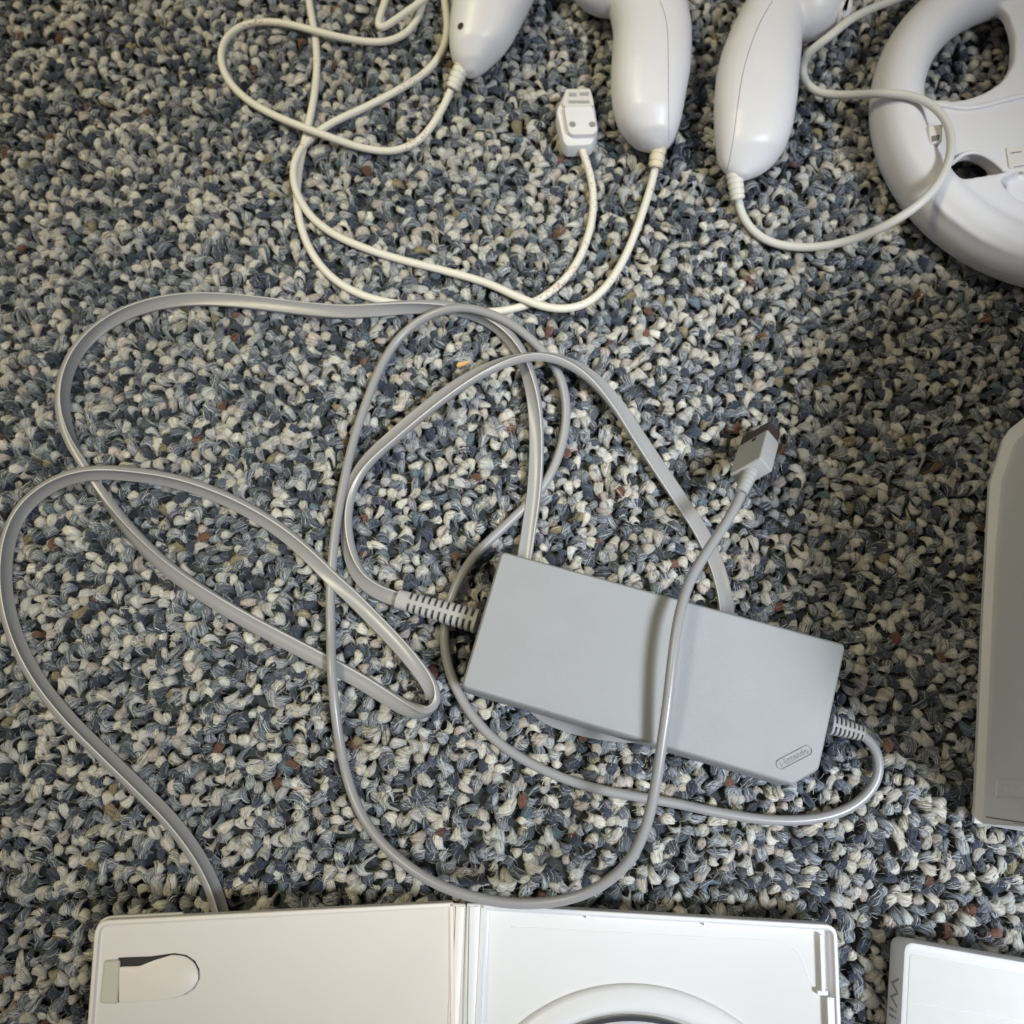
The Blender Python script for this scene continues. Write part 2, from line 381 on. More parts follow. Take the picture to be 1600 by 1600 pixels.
# ------------------------------------------------------------------ game controllers with a curved grip
def rows_loft(rows, zmid, hz, nrow=40, nring=28, ex=2.3, bot=None):
    """rows: (py, xl, xr) silhouettes seen at height zmid; hz: list of (py, half height)"""
    ry = [r[0] for r in rows]; v = []; f = []
    ys = np.linspace(ry[0], ry[-1], nrow)
    for y in ys:
        xl = np.interp(y, ry, [r[1] for r in rows]); xr = np.interp(y, ry, [r[2] for r in rows])
        hh = np.interp(y, [q[0] for q in hz], [q[1] for q in hz])*MM
        zc = np.interp(y, [q[0] for q in hz], [q[2] if len(q) > 2 else zmid/MM for q in hz])*MM
        a, b = P(xl, y, zc), P(xr, y, zc); c = (a+b)/2; hw = (b-a)/2
        for j in range(nring):
            p = 2*math.pi*j/nring; cx, sx = math.cos(p), math.sin(p)
            u = math.copysign(abs(cx)**(2/ex), cx); w_ = math.copysign(abs(sx)**(2/ex), sx)
            v.append(c+hw*u+Vector((0, 0, hh*w_)))
    for i in range(nrow-1):
        for j in range(nring): f.append((i*nring+j, i*nring+(j+1) % nring, (i+1)*nring+(j+1) % nring, (i+1)*nring+j))
    f.append(tuple(range(nring))[::-1]); f.append(tuple((nrow-1)*nring+j for j in range(nring)))
    return v, f
def ellipsoid(c, ax, n=20):
    v = []; f = []; m = n*2
    for i in range(n+1):
        t = math.pi*i/n
        for j in range(m):
            p = 2*math.pi*j/m
            v.append(c+ax[0]*(math.sin(t)*math.cos(p))+ax[1]*(math.sin(t)*math.sin(p))+ax[2]*math.cos(t))
    for i in range(n):
        for j in range(m): f.append((i*m+j, i*m+(j+1) % m, (i+1)*m+(j+1) % m, (i+1)*m+j))
    return v, f
def line_on(name, pts, b, r, mat, parent, sink=0.0):
    q = []; a = catmull([(x, y, 0) for x, y in pts], 3.0)
    for x, y, _ in a:
        p, n = hit(x, y, b); q.append(list(p-n*sink))
    qq = np.array(q)
    for _ in range(3): qq[1:-1] = .25*qq[:-2]+.5*qq[1:-1]+.25*qq[2:]
    v, f = sweep(qq, circle(r, 6)); return mk(name, v, f, mat, parent)
def boot(name, a, b, r0, r1, mat, parent, n_groove=4, flat=1.0):
    a, b = Vector(a), Vector(b); n = 90; q = np.array([list(a.lerp(b, i/(n-1))) for i in range(n)])
    sc = []
    for i in range(n):
        t = i/(n-1); r = r0+(r1-r0)*t
        g = (t*(n_groove+.6)) % 1.0
        if .10 < t < .92 and g > .74: r *= .90
        if t > .97: r *= .9
        sc.append(r)
    v, f = sweep(q, [(x, y*flat) for x, y in circle(1, 22)], sc); return mk(name, v, f, mat, parent, smooth='auto')

# --- middle controller (head curls to the strap side)
base = P(1015, 110, 0)
t2 = thing('hand_controller', 'white curved hand controller with a yellowed cord boot beside the loose clear-tipped plug', 'game controller', base, 'curved hand controllers')
Z2 = .016
b2 = rows_loft([(-60, 985, 1045), (-45, 960, 1062), (-20, 950, 1068), (0, 950, 1071), (26, 955, 1076), (49, 958.5, 1080), (75, 957, 1080), (112, 954.5, 1078), (141, 954.5, 1073), (169, 958, 1068), (193, 966, 1063), (210, 979, 1057), (223, 995, 1050), (231, 1012, 1040), (233, 1022, 1032)],
               Z2, [(-60, 8), (-45, 15), (0, 17), (120, 16.2), (190, 14, 14.5), (220, 10, 13), (233, 3, 12)])
h2 = ellipsoid(P(955, -28, .017), (Vector((.021, -.004, 0)), Vector((.004, .016, 0)), Vector((0, 0, .0165))))
v, f = remesh(merge(b2, h2), .0009, 10)
body2 = mk('body', v, f, M['white'], t2); bv2 = bvh_of(body2)
line_on('seam', [(1031, 1), (1039, 22), (1043, 49), (1044, 94), (1044.5, 150), (1045, 200), (1045, 219)], bv2, .00015, M['seam'], body2)
boot('cord_boot', P(1033, 208, .012), P(1024, 262, .006), .0041, .0035, M['boot'], t2)
cord('cord', [(1025, 255, 6), (1020, 280, 4), (1008, 320, 2.5), (992, 365, 2), (972, 410, 2.5), (945, 450, 4), (915, 475, 6), (880, 483, 6.5), (845, 478, 6.5), (805, 462, 5), (760, 442, 3), (690, 422, 2), (620, 404, 2), (560, 384, 2), (515, 362, 2), (483, 335, 3), (463, 300, 6), (458, 268, 6), (466, 240, 4), (485, 216, 2), (515, 194, 2), (570, 168, 2), (620, 142, 2), (665, 113, 2), (690, 82, 2), (699, 45, 2), (696, 10, 2), (690, -40, 2), (700, -100, 2)], .00188, M['cord_dirty'], t2)

# --- right controller (head and trigger buttons turned to the wheel)
base = P(1190, 140, 0)
t3 = thing('hand_controller', 'white curved hand controller with pale cord looping over the steering wheel', 'game controller', base, 'curved hand controllers')
b3 = rows_loft([(-70, 1225, 1265), (-55, 1205, 1280), (-30, 1187, 1272), (0, 1168, 1262), (24, 1154, 1256), (56, 1138, 1252), (86, 1126, 1250), (120, 1119, 1247), (160, 1116, 1244), (200, 1116.5, 1238), (220, 1118, 1232), (238, 1120.5, 1224), (254, 1124, 1211), (266, 1131, 1198), (274, 1141, 1184), (279, 1152, 1168)],
               .016, [(-70, 8), (-50, 14), (0, 17), (120, 16.2), (200, 14.5, 15), (240, 12, 14), (279, 3, 12)])
h3 = ellipsoid(P(1262, 8, .017), (Vector((.0175, -.001, 0)), Vector((.002, .0170, 0)), Vector((0, 0, .0165))))
h3b = ellipsoid(P(1300, 0, .017), (Vector((.0075, 0, 0)), Vector((.0, .0115, 0)), Vector((0, 0, .0140))))
v, f = remesh(merge(b3, h3, h3b), .0009, 10)
body3 = mk('body', v, f, M['white'], t3); bv3 = bvh_of(body3)
line_on('seam', [(1207, 1), (1188, 34), (1172, 74), (1160, 118), (1152, 170), (1146, 216), (1139, 254), (1136, 266)], bv3, .00015, M['seam'], body3)
bp_ = round_poly([P(1300, -6, .02), P(1331, -6, .02), P(1331, 22, .02), P(1314, 38, .02), P(1306, 30, .02)], .003)
v, f = prism(bp_, [(-.002, .008), (0, .011), (0, .021), (-.0012, .0245), (-.003, .0255)])
mk('trigger_button', v, f, M['white'], t3)
boot('cord_boot', P(1146, 262, .012), P(1153, 312, .006), .0042, .0034, M['boot_pale'], t3, 5)
cord('cord', [(1151, 300, 7), (1157, 330, 4), (1172, 356, 3), (1198, 376, 3), (1232, 385, 4), (1275, 386, 7), (1330, 375, 15), (1385, 352, 27), (1435, 320, 34), (1470, 280, 35), (1486, 235, 35), (1482, 196, 35), (1460, 167, 34.5), (1425, 150, 34), (1385, 146, 31), (1340, 148, 20), (1300, 148, 11), (1272, 142, 7), (1255, 122, 6), (1254, 98, 10), (1268, 78, 18), (1295, 58, 24), (1325, 33, 24), (1365, 12, 16), (1410, -5, 8), (1470, -40, 4), (1500, -100, 4)], .00200, M['cord_pale'], t3)

# --- left controller (cord end towards the middle, strap hole showing)
base = P(750, 40, 0)
t1 = thing('hand_controller', 'white tapered hand controller with a round strap hole and coiled ivory cord', 'game controller', base, 'curved hand controllers')
b1 = rows_loft([(-110, 790, 830), (-95, 768, 850), (-60, 738, 858), (-30, 720, 847), (0, 709, 832), (24, 703.5, 820), (56, 701.5, 804), (70, 702, 794), (81, 703.5, 784), (92, 706, 773), (101, 711, 763), (110, 718, 753), (117, 728, 744)],
               .015, [(-110, 6), (-90, 15), (-30, 16), (30, 15), (80, 12, 13), (105, 8, 11), (117, 3, 10)], ex=2.15)
v, f = remesh(b1, .0009, 8)
body1 = mk('body', v, f, M['white'], t1); bv1 = bvh_of(body1)
p, n = hit(720, 41, bv1)
zn = n.normalized(); xn = zn.cross(Vector((0, 1, 0))).normalized(); yn = zn.cross(xn)
ring = [(.0021*math.cos(k*math.pi/12), .0021*math.sin(k*math.pi/12)) for k in range(24)]
v, f = prism(ring, [(-.0006, -.001), (0, -.0001), (-.0002, .00022), (-.0004, .00022), (-.0005, .00016), (-.0006, .00016)], (p, xn, yn, zn))
mk('strap_hole_shade', v, f, None, body1, mats=[M['white'], M['dark']], fmi=[0]*(24*3)+[1]*(24*2)+[0, 1])  # dark disc on the surface paints the shade of the strap opening
boot('cord_boot', P(724, 100, .011), P(706, 138, .006), .0042, .0034, M['cord_white'], t1, 4)
c1 = cord('cord', [(709, 130, 6), (697, 158, 3.5), (678, 192, 2.5), (652, 222, 2.2), (615, 236, 2.2), (570, 232, 3), (520, 216, 6.5), (480, 201, 8), (430, 181, 5), (385, 155, 2.5), (358, 127, 2.2), (345, 95, 2.2), (352, 62, 2.2), (378, 40, 2.2), (420, 34, 2.5), (460, 40, 4.5), (491, 48, 6), (530, 58, 5), (570, 65, 2.5), (605, 65, 2.2), (635, 52, 2.2), (653, 28, 2.2), (662, 0, 3), (668, -30, 4), (680, -50, 5), (690, -35, 6), (672, -8, 6.5), (650, 8, 7), (622, 28, 7), (602, 42, 7), (593, 47, 7), (589, 43, 7), (592, 30, 6.5), (602, 0, 4), (608, -40, 3), (580, -80, 2.5), (520, -85, 2.5), (488, -55, 2.5), (482, -10, 2.2), (487, 25, 1.8), (493, 60, 1.6), (495, 105, 1.8), (491, 150, 2), (482, 195, 2.2), (474, 230, 2), (466, 275, 2), (464, 315, 2), (472, 360, 2), (490, 400, 2), (520, 435, 2), (560, 459, 2), (600, 471, 2), (650, 478, 2), (700, 484, 2), (745, 488, 2), (790, 485, 2), (830, 474, 2), (866, 452, 2), (898, 416, 2), (918, 372, 2), (927, 325, 2.5), (925, 285, 4), (917, 255, 6), (907, 228, 7)], .00185, M['cord_dirty'], t1)
# its plug
pz = .004
ol = [P(884, 141, .009), P(922, 140, .009), P(928, 160, .009), P(935, 204, .009), P(925, 229, .009), P(885, 231, .009), P(879, 223, .009), P(868, 175, .009)]
v, f = prism(round_poly(ol, .0025), [(-.0012, .0008), (0, .002), (0, .0085), (-.0006, .0098), (-.002, .0100)])
plug = mk('plug', v, f, M['white'], t1, smooth='auto')
ol = [P(881, 166, .013), P(926, 165, .013), P(934, 202, .013), P(928, 209, .013), P(893, 210, .013), P(887, 203, .013)]
v, f = prism(round_poly(ol, .0014), [(0, .0085), (0, .0124), (-.0003, .0128)])
mk('cover_plate', v, f, M['white'], plug, smooth='auto')
ol = [P(884, 139, .012), P(922, 138, .012), P(928, 160, .012), P(927, 166, .012), P(882, 167, .012), P(878, 160, .012)]
v, f = prism(round_poly(ol, .001), [(0, .0095), (0, .0119), (-.0003, .0122)])
mk('clear_cap', v, f, M['clear'], plug, smooth='auto')
for (a, b, c, d) in ((889, 145, 901, 150), (906, 144, 920, 149), (888, 157, 921, 161)):
    v, f = prism([P(a, b, .0124), P(c, b, .0124), P(c, d, .0124), P(a, d, .0124)], [(0, .0116), (0, .0125)])
    mk('slot', v, f, M['metal'], plug, smooth='auto')
for (x, y) in ((894.5, 194), (925.5, 194)):
    c = P(x, y, .0130); rg = [(c.x+.0016*math.cos(k*math.pi/9), c.y+.0016*math.sin(k*math.pi/9)) for k in range(18)]
    v, f = prism(rg, [(0, .0124), (0, .01305), (-.0003, .01315), (-.0005, .0130), (-.0012, .01295)])
    mk('screw', v, f, M['screw'], plug, smooth='auto')
v, f = prism([P(874, 178, .006), P(877, 178, .006), P(881, 196, .006), P(877, 196, .006)], [(0, .003), (0, .0096), (-.0003, .0101)])
mk('side_latch', v, f, M['wheel'], plug, smooth='auto')

# ------------------------------------------------------------------ steering wheel shell
OUT = [(1429, 0), (1405, 36), (1379, 83), (1364, 135), (1361, 169), (1367.5, 216), (1381, 268), (1394, 301), (1420, 327), (1469, 374), (1506, 402), (1544, 419), (1600, 437)]
zr = .015
A_ = np.array([[p.x, p.y, 1] for p in (P(x, y, zr) for x, y in OUT)]); B_ = -(A_[:, 0]**2+A_[:, 1]**2)
s_ = np.linalg.lstsq(A_, B_, rcond=None)[0]; WC = Vector((-s_[0]/2, -s_[1]/2, 0)); WR = math.sqrt(WC.x**2+WC.y**2-s_[2])
print('wheel', WC, WR)
wh = thing('steering_wheel', 'white plastic steering wheel shell lying face down under a pale cord', 'steering wheel', (WC.x, WC.y, 0))
def ering(R, a, b, zc, n=150, m=26):
    v = []; f = []
    for i in range(n):
        t = 2*math.pi*i/n; d = Vector((math.cos(t), math.sin(t), 0))
        for j in range(m):
            p = 2*math.pi*j/m; v.append(WC+d*(R+a*math.cos(p))+Vector((0, 0, zc+b*math.sin(p))))
    for i in range(n):
        for j in range(m): f.append((i*m+j, ((i+1) % n)*m+j, ((i+1) % n)*m+(j+1) % m, i*m+(j+1) % m))
    return v, f
def slab(outer, holes, z0, z1):
    cu = bpy.data.curves.new('s', 'CURVE'); cu.dimensions = '2D'; cu.fill_mode = 'BOTH'; cu.extrude = (z1-z0)/2
    for pl in [outer]+holes:
        s = cu.splines.new('POLY'); s.points.add(len(pl)-1); s.use_cyclic_u = True
        for k, p in enumerate(pl): s.points[k].co = (p[0], p[1], 0, 1)
    o = bpy.data.objects.new('s', cu); C.objects.link(o)
    dg = bpy.context.evaluated_depsgraph_get(); e = o.evaluated_get(dg); em = e.to_mesh()
    bm = bmesh.new(); bm.from_mesh(em); bmesh.ops.remove_doubles(bm, verts=bm.verts, dist=1e-6)
    v = [x.co+Vector((0, 0, (z0+z1)/2)) for x in bm.verts]; bm.verts.index_update(); f = [tuple(x.index for x in q.verts) for q in bm.faces]
    bm.free(); e.to_mesh_clear(); bpy.data.objects.remove(o); bpy.data.curves.remove(cu)
    return v, f
aw = .0120; WR -= .0008
z_h = .022
hole1 = [P(x, y, z_h) for x, y in [(1443, 148), (1445, 122), (1460, 85), (1480, 55), (1505, 28), (1535, 8), (1562, 0), (1580, 14), (1590, 50), (1589, 90), (1572, 120), (1545, 138), (1518, 148), (1495, 152), (1475, 150)]]
hole2 = [P(x, y, z_h) for x, y in [(1470, 300), (1479, 268), (1490, 248), (1506, 237), (1525, 234), (1543, 242), (1558, 254), (1574, 270), (1578, 300)]]
sm = lambda h: round_poly(h, .004, 3)
disc_ = [(WC.x+(WR-aw)*math.cos(2*math.pi*i/90), WC.y+(WR-aw)*math.sin(2*math.pi*i/90)) for i in range(90)]
mir = lambda h: [Vector((2*WC.x-p.x, p.y, 0)) for p in h][::-1]
low = [P(x, y, .026) for x, y in [(1478, 281), (1520, 277), (1570, 268), (1640, 258), (1760, 262), (1760, 380), (1690, 420), (1600, 405), (1530, 375), (1470, 330), (1450, 300)]]
rec = [P(x, y, .02) for x, y in [(1551, 293), (1565, 284), (1600, 276), (1660, 272), (1660, 338), (1630, 338), (1600, 333), (1575, 320)]]
parts = [ering(WR-aw, aw, .0150, .0152), slab(disc_, [sm(hole1), sm(hole2), sm(mir(hole1))], .0125, .020),
         slab(round_poly(low, .008, 4), [sm(rec)], .006, .0265), slab([(p.x, p.y) for p in (P(x, y, .01) for x, y in [(1540, 270), (1670, 262), (1670, 350), (1560, 340)])], [], .006, .011)]
v, f = remesh(merge(*parts), .0011, 14)
shell = mk('shell', v, f, M['wheel'], wh); bw = bvh_of(shell)
line_on('rim_seam', [(1372, 256), (1384, 286), (1402, 320), (1440, 357), (1490, 395), (1540, 418), (1598, 434)][2:], bw, .00016, M['seam'], shell, sink=.00012)
def lip(name, pts, r, z=None, mat='wheel', par=None):
    q = []
    for (x, y) in pts:
        if z is None: p, n = hit(x, y, bw); q.append(list(p))
        else: q.append(list(P(x, y, z)))
    v, f = sweep(catmull(q, .0012), circle(r, 12)); return mk(name, v, f, M[mat], par or shell)
lip('cradle_lip', [(1455, 160), (1468, 165), (1482, 164), (1494, 169), (1515, 169), (1545, 163), (1575, 155), (1612, 147)], .0012, .0205)
lip('opening_lip', [(1487, 256), (1496, 246), (1508, 239), (1524, 237), (1540, 243), (1556, 254), (1570, 268)], .0010, .0212)
lip('recess_lip', [(1560, 318), (1578, 317), (1605, 312), (1640, 306)], .0012, .016)
cl = [P(1450, 197, .030), P(1474, 193, .030), P(1472, 221, .030), P(1453, 225, .030)]
v, f = prism(round_poly(cl, .0008), [(0, .016), (0, .0295), (-.0004, .0300)])
mk('latch_tab', v, f, M['boot_pale'], shell, smooth='auto')
v, f = prism([P(1455, 213, .030), P(1469, 210, .030), P(1467, 219, .030), P(1456, 222, .030)], [(0, .0290), (0, .03008)])
mk('latch_slot', v, f, M['seam'], shell, smooth=False)
st = [P(1572, 231, .0205), P(1640, 221, .0205), P(1644, 257, .0205), P(1577, 264, .0205)]
v, f = prism(round_poly(st, .0012), [(0, .0190), (0, .02065), (-.0002, .0207)])
sticker = mk('rating_sticker', v, f, M['boot_pale'], wh, smooth=False)
fr = (P(1586, 238.5, .0208), (P(1640, 231, .02)-P(1576, 240, .02)).normalized(), None, Vector((0, 0, 1)))
fr = (fr[0], fr[1], fr[3].cross(fr[1]), fr[3])
ps = []
for k, (u_, w_) in enumerate([(-.0020, .0003), (-.0014, .0002), (-.0008, .0004), (0, .0003), (.0008, .0002), (.0013, .0003), (.0020, .0002), (.0028, .0004)]):
    ps.append(box(fr[0]+fr[1]*u_, *fr[1:], -w_, w_, -.0002, .0002+.0001*(k % 3), -.0002, .00004))
v, f = merge(*ps); mk('sticker_print', v, f, M['seam'], sticker, smooth=False)
v, f = prism([P(1584, 260, .0208), P(1640, 252, .0208), P(1640, 254, .0208), P(1584, 262, .0208)], [(0, .0206), (0, .02082)])
mk('sticker_line', v, f, M['print'], sticker, smooth=False)

# ------------------------------------------------------------------ power adapter
zb, zt_ = .0045, .0375
top_px = [(784, 861), (1322, 1007), (1280, 1202), (1239, 1226), (721, 1073)]
pad = [P(x, y, zt_) for x, y in top_px]; ctr = sum((Vector(p) for p in pad), Vector())/5
ad = thing('power_adapter', 'grey rectangular power adapter brick with its looped grey cords', 'power adapter', (ctr.x, ctr.y, 0))
print('adapter', (pad[1]-pad[0]).length, (pad[4]-pad[0]).length)
pr = round_poly(pad, [.0022, .0022, .0012, .0012, .0022], 5)
v, f = prism(pr, [(-.0030, zb), (-.0018, zb+.0010), (-.0002, .0195), (-.0006, .0199), (-.0006, .0203), (.0008, .0206), (.0002, zt_-.0016), (-.0002, zt_-.0006), (-.0007, zt_-.0001), (-.0014, zt_)])
abody = mk('body', v, f, M['grey'], ad, smooth='auto')
# embossed badge
bc = P(1241, 1183.5, zt_); bx = (P(1267, 1170, zt_)-P(1214, 1197.5, zt_)).normalized(); bz = Vector((0, 0, 1)); by = bz.cross(bx)
hl, hh_ = .0056, .0020
cap = [(hl+hh_*math.cos(a), hh_*math.sin(a)) for a in np.linspace(-math.pi/2, math.pi/2, 12)]+[(-hl+hh_*math.cos(a), hh_*math.sin(a)) for a in np.linspace(math.pi/2, 1.5*math.pi, 12)]
v, f = prism(cap, [(0, -.0005), (0, .00022), (-.0001, .00042), (-.00030, .00042), (-.00040, .00003), (-.0005, .00002)], (bc, bx, by, bz))
badge = mk('badge', v, f, M['grey'], abody, smooth='auto')
v, f = text_vf('Nintendo', .0031, .00026, (bc+bz*.0001, bx, by, bz)); mk('badge_lettering', v, f, M['grey'], badge, smooth=False)

def ribbed(name, a, b, w0, w1, t0, t1_, n, mat, parent, collar):
    """moulded strain relief: core, collar, ribs joined by a bar along the top"""
    a, b = Vector(a), Vector(b); d = (b-a); L = d.length; x = d.normalized(); y = Vector((0, 0, 1)).cross(x).normalized(); z = x.cross(y)
    def sec(s, wd, th):
        pts = round_poly([(-wd/2, -th/2), (wd/2, -th/2), (wd/2, th/2), (-wd/2, th/2)], th*.38, 4)
        return [a+x*s+y*p[0]+z*p[1] for p in pts]
    def slabx(s0, s1, k=1.0):
        e = min(.0002, (s1-s0)*.2); v = []; f = []
        for s, q in ((s0, .94), (s0+e, 1), (s1-e, 1), (s1, .94)):
            t = s/L; v += sec(s, (w0+(w1-w0)*t)*k*q, (t0+(t1_-t0)*t)*k*q)
        m = len(v)//4
        for i in range(3):
            for j in range(m): f.append((i*m+j, i*m+(j+1) % m, (i+1)*m+(j+1) % m, (i+1)*m+j))
        f.append(tuple(range(m))[::-1]); f.append(tuple(3*m+j for j in range(m))); return v, f
    ps = [slabx(0, collar*L)]
    pitch = (1-collar)*L/n
    for i in range(n):
        s0 = collar*L+pitch*(i+.42); ps.append(slabx(s0, min(L, collar*L+pitch*(i+1.0))))
    bw_ = w0*.11
    for i in range(12):
        s0 = L*i/12; tt = (i+.5)/12; ps.append(box(a, x, y, z, s0, s0+L/12, -bw_, bw_, 0, (t0+(t1_-t0)*tt)*.492))
    v, f = merge(*ps); o = mk(name, v, f, mat, parent, smooth='auto')
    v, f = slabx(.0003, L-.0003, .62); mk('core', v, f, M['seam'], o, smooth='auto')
    return o
ribbed('strain_relief', P(621, 936, .0135), P(746, 971, .0175), .0080, .0100, .0056, .0078, 11, M['grey_boot'], ad, .15)
ribbed('strain_relief', P(1346, 1146, .0115), P(1294, 1131, .0165), .0060, .0084, .0050, .0070, 7, M['grey_boot'], ad, .04)

# mains cord: flat twin lead with two sharp pale edges
Wd, Td = .0066, .0030
hw_, ht_ = Wd/2, Td/2
def flat_sec():
    e = .00026; c = hw_*.80
    return [(hw_*.88, -ht_*.94), (hw_*.97, -ht_*.6), (hw_, 0), (hw_*.97, ht_*.6), (hw_*.88, ht_*.94), (c+e*.4, ht_*1.03), (c-e*.4, ht_*1.03), (c-e*1.4, ht_*.95), (0, ht_*.95),
            (-c+e*1.6, ht_*.95), (-c+e*.5, ht_+e), (-c-e*.5, ht_+e), (-c-e, ht_*.95), (-hw_*.90, ht_*.86), (-hw_*.98, ht_*.5), (-hw_, 0), (-hw_*.98, -ht_*.5), (-hw_*.90, -ht_*.86),
            (-c-e, -ht_*.95), (-c-e*.5, -ht_-e), (-c+e*.5, -ht_-e), (-c+e*1.6, -ht_*.95), (0, -ht_*.95)]
FS = flat_sec()
AC = [(626, 938, 13.5, 0), (608, 933, 12, 5), (585, 922, 9, 15), (563, 903, 6, 30), (548, 872, 4, 45), (541, 835, 3.5, 55), (541, 795, 3.5, 55), (550, 757, 5, 45), (572, 722, 7, 30), (608, 688, 9, 22), (650, 652, 11, 20), (700, 613, 12, 22), (750, 582, 12.5, 32), (800, 562, 13, 50), (845, 556, 13.5, 58), (890, 567, 13, 45), (930, 594, 11, 28), (965, 634, 9, 12), (998, 684, 7, 2), (1030, 732, 5, -4), (1065, 784, 3.5, -8), (1097, 834, 2.5, -10), (1120, 884, 2, -10), (1132, 930, 2, -8), (1136, 975, 2, 0), (1128, 1040, 2, 0), (1095, 1100, 2, 10), (1045, 1138, 2, 25), (990, 1149, 2.2, 40), (930, 1143, 2.5, 45), (880, 1130, 2.5, 40), (840, 1110, 2.2, 30), (815, 1070, 2, 10), (808, 1010, 2, 0), (810, 940, 2, 0), (818, 880, 2.2, 0), (826, 830, 3, 5), (834, 775, 4, 8), (838, 720, 5, 12), (838, 665, 5.5, 20), (833, 615, 6, 35), (822, 573, 6, 50), (806, 540, 5, 62), (780, 512, 4, 70), (745, 492, 3.5, 72), (700, 481, 3, 66), (650, 479, 3.4, 55), (600, 483, 4, 38), (545, 487, 4.2, 22), (490, 484, 4, 14), (430, 477, 3.5, 14), (370, 470, 3, 18), (305, 467, 3, 24), (245, 474, 3, 32), (190, 492, 3, 42), (145, 521, 3, 52), (115, 557, 3, 58), (99, 600, 3, 62), (98, 645, 3, 66), (112, 692, 3, 82), (138, 737, 2.8, 100), (168, 785, 2.8, 118), (205, 832, 3, 136), (255, 882, 3, 152), (315, 926, 3, 164), (380, 966, 3, 172), (450, 1004, 3, 176), (515, 1038, 3, 178), (570, 1068, 3.4, 174), (615, 1096, 4.5, 166), (645, 1112, 6, 148), (668, 1115, 8, 112), (681, 1102, 10, 66), (678, 1080, 12, 30), (658, 1050, 13, 8), (628, 1014, 12, 0), (592, 976, 10, 0), (555, 938, 8.5, 4), (520, 905, 8, 14), (488, 872, 6, 24), (450, 838, 4, 34), (400, 804, 3, 42), (340, 774, 3.5, 48), (270, 751, 5, 52), (205, 741, 8, 54), (160, 738, 9, 54), (115, 744, 7, 54), (70, 764, 4, 52), (35, 795, 3, 52), (14, 838, 3, 54), (6, 890, 3, 56), (11, 950, 3, 56), (30, 1010, 3, 56), (62, 1068, 3, 55), (108, 1125, 3, 54), (160, 1177, 3, 52), (215, 1230, 3, 50), (268, 1284, 3, 50), (308, 1338, 3, 54), (332, 1385, 3, 58), (346, 1430, 3, 58), (356, 1490, 3, 58), (365, 1600, 3, 50), (370, 1760, 3, 40)]
q = catmull([list(P(a, b, (c-.8)*MM))+[math.radians(-d)] for a, b, c, d in AC], .0016)
v, f = sweep(q, FS, twist=q[:, 3]); k = len(FS)
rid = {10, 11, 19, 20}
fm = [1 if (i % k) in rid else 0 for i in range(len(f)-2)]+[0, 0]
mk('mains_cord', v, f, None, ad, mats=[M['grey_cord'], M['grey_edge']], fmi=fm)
# low-voltage cord: round, ends in the plug
DC = [(1343, 1145, 11.5), (1362, 1160, 9), (1374, 1187, 6), (1371, 1218, 4), (1350, 1247, 3), (1312, 1270, 3), (1260, 1281, 3), (1200, 1281, 3), (1130, 1271, 3), (1060, 1256, 3), (990, 1244, 3), (930, 1232, 3), (870, 1212, 3), (810, 1182, 3), (760, 1144, 3), (722, 1094, 3), (700, 1040, 3), (694, 992, 4), (700, 950, 5), (714, 912, 5), (740, 870, 4), (775, 835, 3), (812, 800, 2.4), (845, 765, 2.4), (867, 727, 3), (881, 682, 4), (885, 640, 5), (880, 603, 6), (864, 568, 7), (838, 538, 8), (805, 510, 8.5), (770, 492, 9), (730, 481, 9), (695, 484, 8.5), (657, 500, 6), (622, 530, 4), (594, 575, 3.5), (572, 630, 3.5), (552, 690, 4), (538, 750, 5), (526, 815, 6), (519, 880, 7), (516, 940, 6.5), (517, 985, 5.5), (518, 1040, 9), (522, 1095, 8), (529, 1150, 5), (541, 1210, 4), (560, 1264, 6), (590, 1310, 10), (630, 1348, 14), (680, 1380, 17), (735, 1400, 19), (795, 1411, 21), (850, 1411, 23), (905, 1400, 26), (950, 1377, 30), (985, 1343, 34), (1008, 1296, 38), (1022, 1240, 42), (1033, 1170, 46), (1043, 1100, 49), (1051, 1030, 50.5), (1060, 968, 50), (1076, 912, 47), (1102, 866, 42), (1130, 824, 36), (1152, 786, 30), (1166, 752, 25)]
cord('output_cord', DC, .00205, M['grey_cord'], ad)
# plug: axes recovered from its three visible edges
d0 = ray(1172, 712).normalized(); rx = (Vector((1, 0, 0))-d0*d0.x).normalized(); ry = -d0.cross(rx) ; 
if ry.y < 0: ry = -ry
def vw(a, b, c): return rx*(a*MM)+ry*(b*MM)-d0*(c*MM)
Wv = vw(12.7, 7.6, 6.8).normalized(); Lv = vw(3.5, 13.2, -21.3); Lv = (Lv-Wv*Lv.dot(Wv)).normalized(); Tv = Wv.cross(Lv)
if Tv.dot(vw(4.6, -5.4, -2.6)) < 0: Tv = -Tv
pw, pl, pt = .0160, .0225, .0084
po = P(1139, 742, .0235)                     # lower-left corner of the cord end
ft = (po, Wv, Tv, Lv)
prf = round_poly([(0, 0), (pw, 0), (pw, pt), (0, pt)], .0010, 4)
v, f = prism(prf, [(-.0007, 0), (-.0001, .0004), (0, .0010), (0, pl)], ft)
pg = mk('output_plug', v, f, M['grey_boot'], ad, smooth='auto')
zl = min(p.z for p in v); print('plug low z', zl)
v, f = prism([(p[0], p[1]) for p in offset(ccw(prf), -.0004)], [(0, pl-.001), (0, pl+.0085)], ft)
mk('socket', v, f, M['brown'], pg, smooth='auto')
v, f = box(po, Wv, Tv, Lv, pw*.52, pw*.64, -.0002, .001, pl-.0032, pl-.0012); mk('key_slot', v, f, M['dark'], pg, smooth=False)
ec = po+Wv*pw*.5+Tv*pt*.5
boot('cord_boot', ec+Lv*.002, P(1158, 770, .0290), .0034, .0027, M['grey_boot'], pg, 5)

